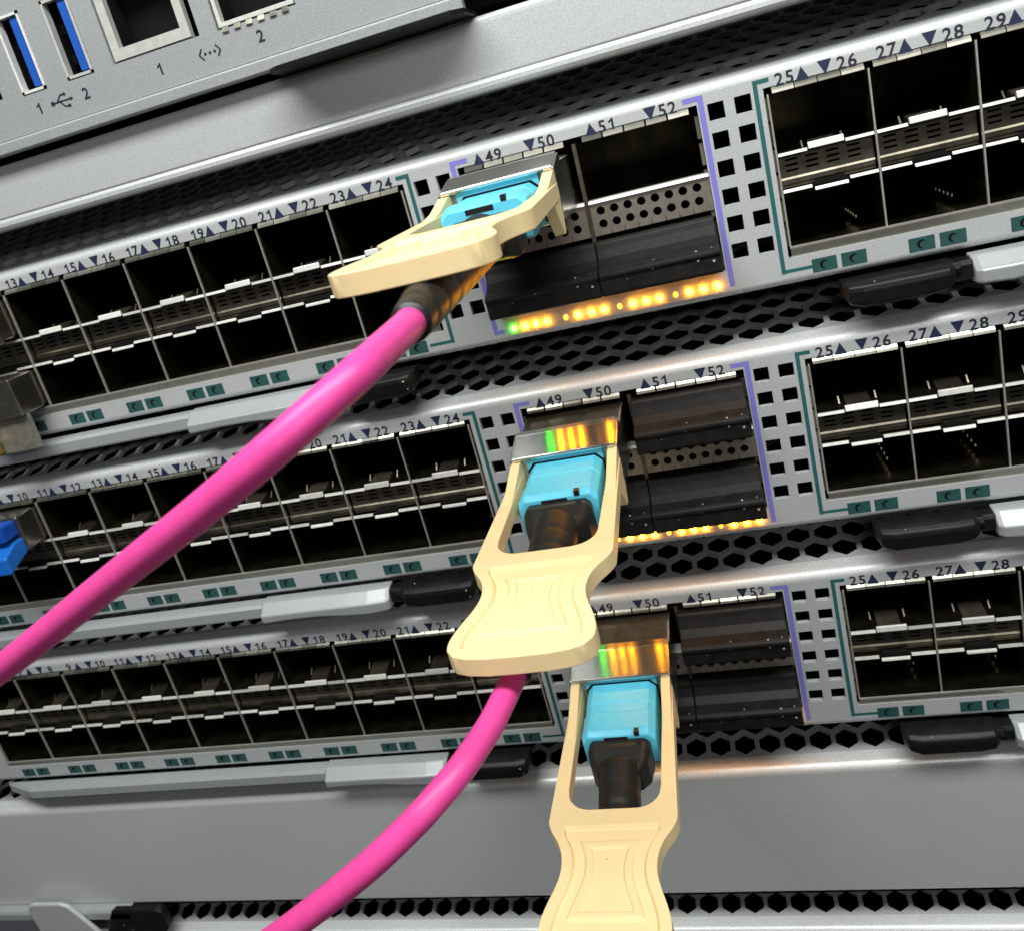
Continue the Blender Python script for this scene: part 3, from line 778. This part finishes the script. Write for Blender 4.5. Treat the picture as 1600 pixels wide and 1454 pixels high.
# ------------------------------------------------------------------ server at the top
Z1 = PITCH_V
sv = thing("server", "silver server front with blue USB sockets at the photo's top left", "server", (-90, 0, Z1+24))
so = (90, 0, -(Z1+24))
SY = -6.0
H = [(-121.7,-116.5,32.0,44.9), (-112.0,-106.5,32.0,44.9), (-102.5,-85.5,32.1,48.5), (-82.2,-67.8,31.9,47.5), (-133.0,-125.9,32.6,44.0)]
H = [(a, b, c+Z1, d+Z1) for a, b, c, d in H]
add("face_plate", plate(H, -190, -38, 25.95+Z1, 66+Z1, SY, 1.2), STEELP, sv, so)
mb = MB(); mb.prism_x([(SY+1.4,25.85+Z1),(SY-.45,25.8+Z1),(SY-.7,25.55+Z1),(SY-.7,23.9+Z1),(SY-.45,23.65+Z1),(SY+1.4,23.65+Z1)], -190, -41.6)
add("bottom_flange", mb, STEELP, sv, so, bevel=.12)
mb = MB(); mb.box(-190, 60, SY+6, 40, 24.2+Z1, 66+Z1); mb.box(-38, 60, SY+3, SY+6, 26.5+Z1, 66+Z1)
add("chassis", mb, INNER, sv, so)
mb = MB(); mb.prism_z([(-74.5,SY+4),(-74.0,SY-3.5),(-72,SY-5.2),(-43,SY-5.2),(-41,SY-3.5),(-40.5,SY+4)], 22.75+Z1, 23.55+Z1)
add("slide_tag", mb, BLACK, sv, so, bevel=.1)
ink = MB(); y = SY-.05
def ptext(t, x, z, s=2.6): add_text(ink, t, x, z+Z1, s, y)
ptext("1", -119.5, 29.3); ptext("2", -109.6, 29.3); ptext("1", -94.4, 29.2); ptext("2", -75.2, 29.2)
def stroke(x0, z0, x1, z1, w=.26):
    d = Vector((x1-x0, z1-z0)); n = Vector((-d.y, d.x)).normalized()*w/2
    flat(ink, [(x0+n.x, z0+n.y+Z1), (x1+n.x, z1+n.y+Z1), (x1-n.x, z1-n.y+Z1), (x0-n.x, z0-n.y+Z1)], y)
def dot(x, z, r):
    flat(ink, [(x+r*math.cos(k/10*2*math.pi), z+Z1+r*math.sin(k/10*2*math.pi)) for k in range(10)], y-.004)
# trident symbol
stroke(-116.6,29.3,-112.9,29.3); dot(-116.6,29.3,.42); flat(ink, [(-112.95,28.95+Z1),(-112.3,29.3+Z1),(-112.95,29.65+Z1)], y-.004)
stroke(-115.6,29.3,-114.7,30.3); stroke(-114.7,30.3,-113.9,30.3); dot(-113.8,30.3,.28)
stroke(-115.1,29.3,-114.3,28.3); stroke(-114.3,28.3,-113.6,28.3); rect(ink, -113.7, -113.2, 28.05+Z1, 28.55+Z1, y-.004)
# network symbol <...>
stroke(-86.0,30.1,-86.7,29.2); stroke(-86.7,29.2,-86.0,28.3); stroke(-83.4,30.1,-82.7,29.2); stroke(-82.7,29.2,-83.4,28.3)
for x in (-85.6,-84.7,-83.8): dot(x, 29.2, .24)
add("port_symbols", ink, INK, sv, so)
def pocket(x0, x1, y0, y1, z0, z1):
    m_ = MB()
    m_.quad((x0,y0,z0),(x1,y0,z0),(x1,y1,z0),(x0,y1,z0)); m_.quad((x0,y0,z1),(x1,y0,z1),(x1,y1,z1),(x0,y1,z1))
    m_.quad((x0,y0,z0),(x0,y1,z0),(x0,y1,z1),(x0,y0,z1)); m_.quad((x1,y0,z0),(x1,y1,z0),(x1,y1,z1),(x1,y0,z1))
    m_.quad((x0,y1,z0),(x1,y1,z0),(x1,y1,z1),(x0,y1,z1)); return m_
def usb(x0, x1, z0=32.0, z1=44.9, tongue=True):
    mb = MB(); t = .45
    for a in ((x0+.1,x0+.1+t,z0+.1,z1-.1),(x1-.1-t,x1-.1,z0+.1,z1-.1),(x0+.1,x1-.1,z0+.1,z0+.1+t),(x0+.1,x1-.1,z1-.1-t,z1-.1)):
        mb.box(a[0], a[1], SY-.15, SY+1.2, a[2]+Z1, a[3]+Z1)
    u = add("usb_socket", mb, EDGE, sv, so)
    add("socket_back", pocket(x0+.3, x1-.3, SY+1.0, SY+12, z0+.3+Z1, z1-.3+Z1), INNER, u)
    if tongue:
        mb = MB(); mb.box(x1-2.45, x1-.75, SY+.3, SY+11, z0+.9+Z1, z1-.7+Z1); add("socket_tongue", mb, USBB, u)
    mb = MB()
    for k in range(2): mb.box(x0+.6, x0+1.2, SY+2.5, SY+5, z0+2.6+k*5+Z1, z0+4.2+k*5+Z1)
    add("spring", mb, BLACK, u)
usb(-121.7, -116.5); usb(-112.0, -106.5)
mb = MB(); mb.box(-133, -125.9, SY+2.5, SY+3.5, 32.6+Z1, 44+Z1); mb.prism_z([(-132.4,SY+2.5),(-132,SY-.4),(-127,SY-.4),(-126.5,SY+2.5)], 34+Z1, 43+Z1)
add("video_socket", mb, BLACK, sv, so)
def rj(x0, x1, z0, ix0, ix1, iz0, fingers):
    m = plate([(ix0, ix1, iz0+Z1, z0+14+Z1)], x0+.35, x1-(1.6 if not fingers else .35), z0+.35+Z1, 60+Z1, SY+.2, 1.3)
    u = add("ethernet_socket", m, EDGE, sv, so)
    add("socket_back", pocket(ix0-.05, ix1+.05, SY+1.4, SY+16, iz0+Z1-.05, 60+Z1), INNER, u)
    mb = MB()
    for k in range(8): mb.box((ix0+ix1)/2-4+k*1.1, (ix0+ix1)/2-3.6+k*1.1, SY+6, SY+12, iz0+9+Z1, iz0+9.3+Z1)
    add("contact_pin", mb, GOLD, u)
    if fingers:
        for k in range(6):
            mb = MB(); xx = x0+.8+k*2.2; mb.prism_x([(SY+.2,z0+.3+Z1),(SY-.35,z0-.55+Z1),(SY-.1,z0-.65+Z1),(SY+.5,z0+.2+Z1)], xx, xx+1.2)
            add("spring", mb, FINGER, u, bevel=.08)
rj(-102.5, -85.5, 32.1, -100.6, -88.6, 34.2, False)
rj(-82.2, -67.8, 31.9, -81.2, -69.0, 32.9, True)
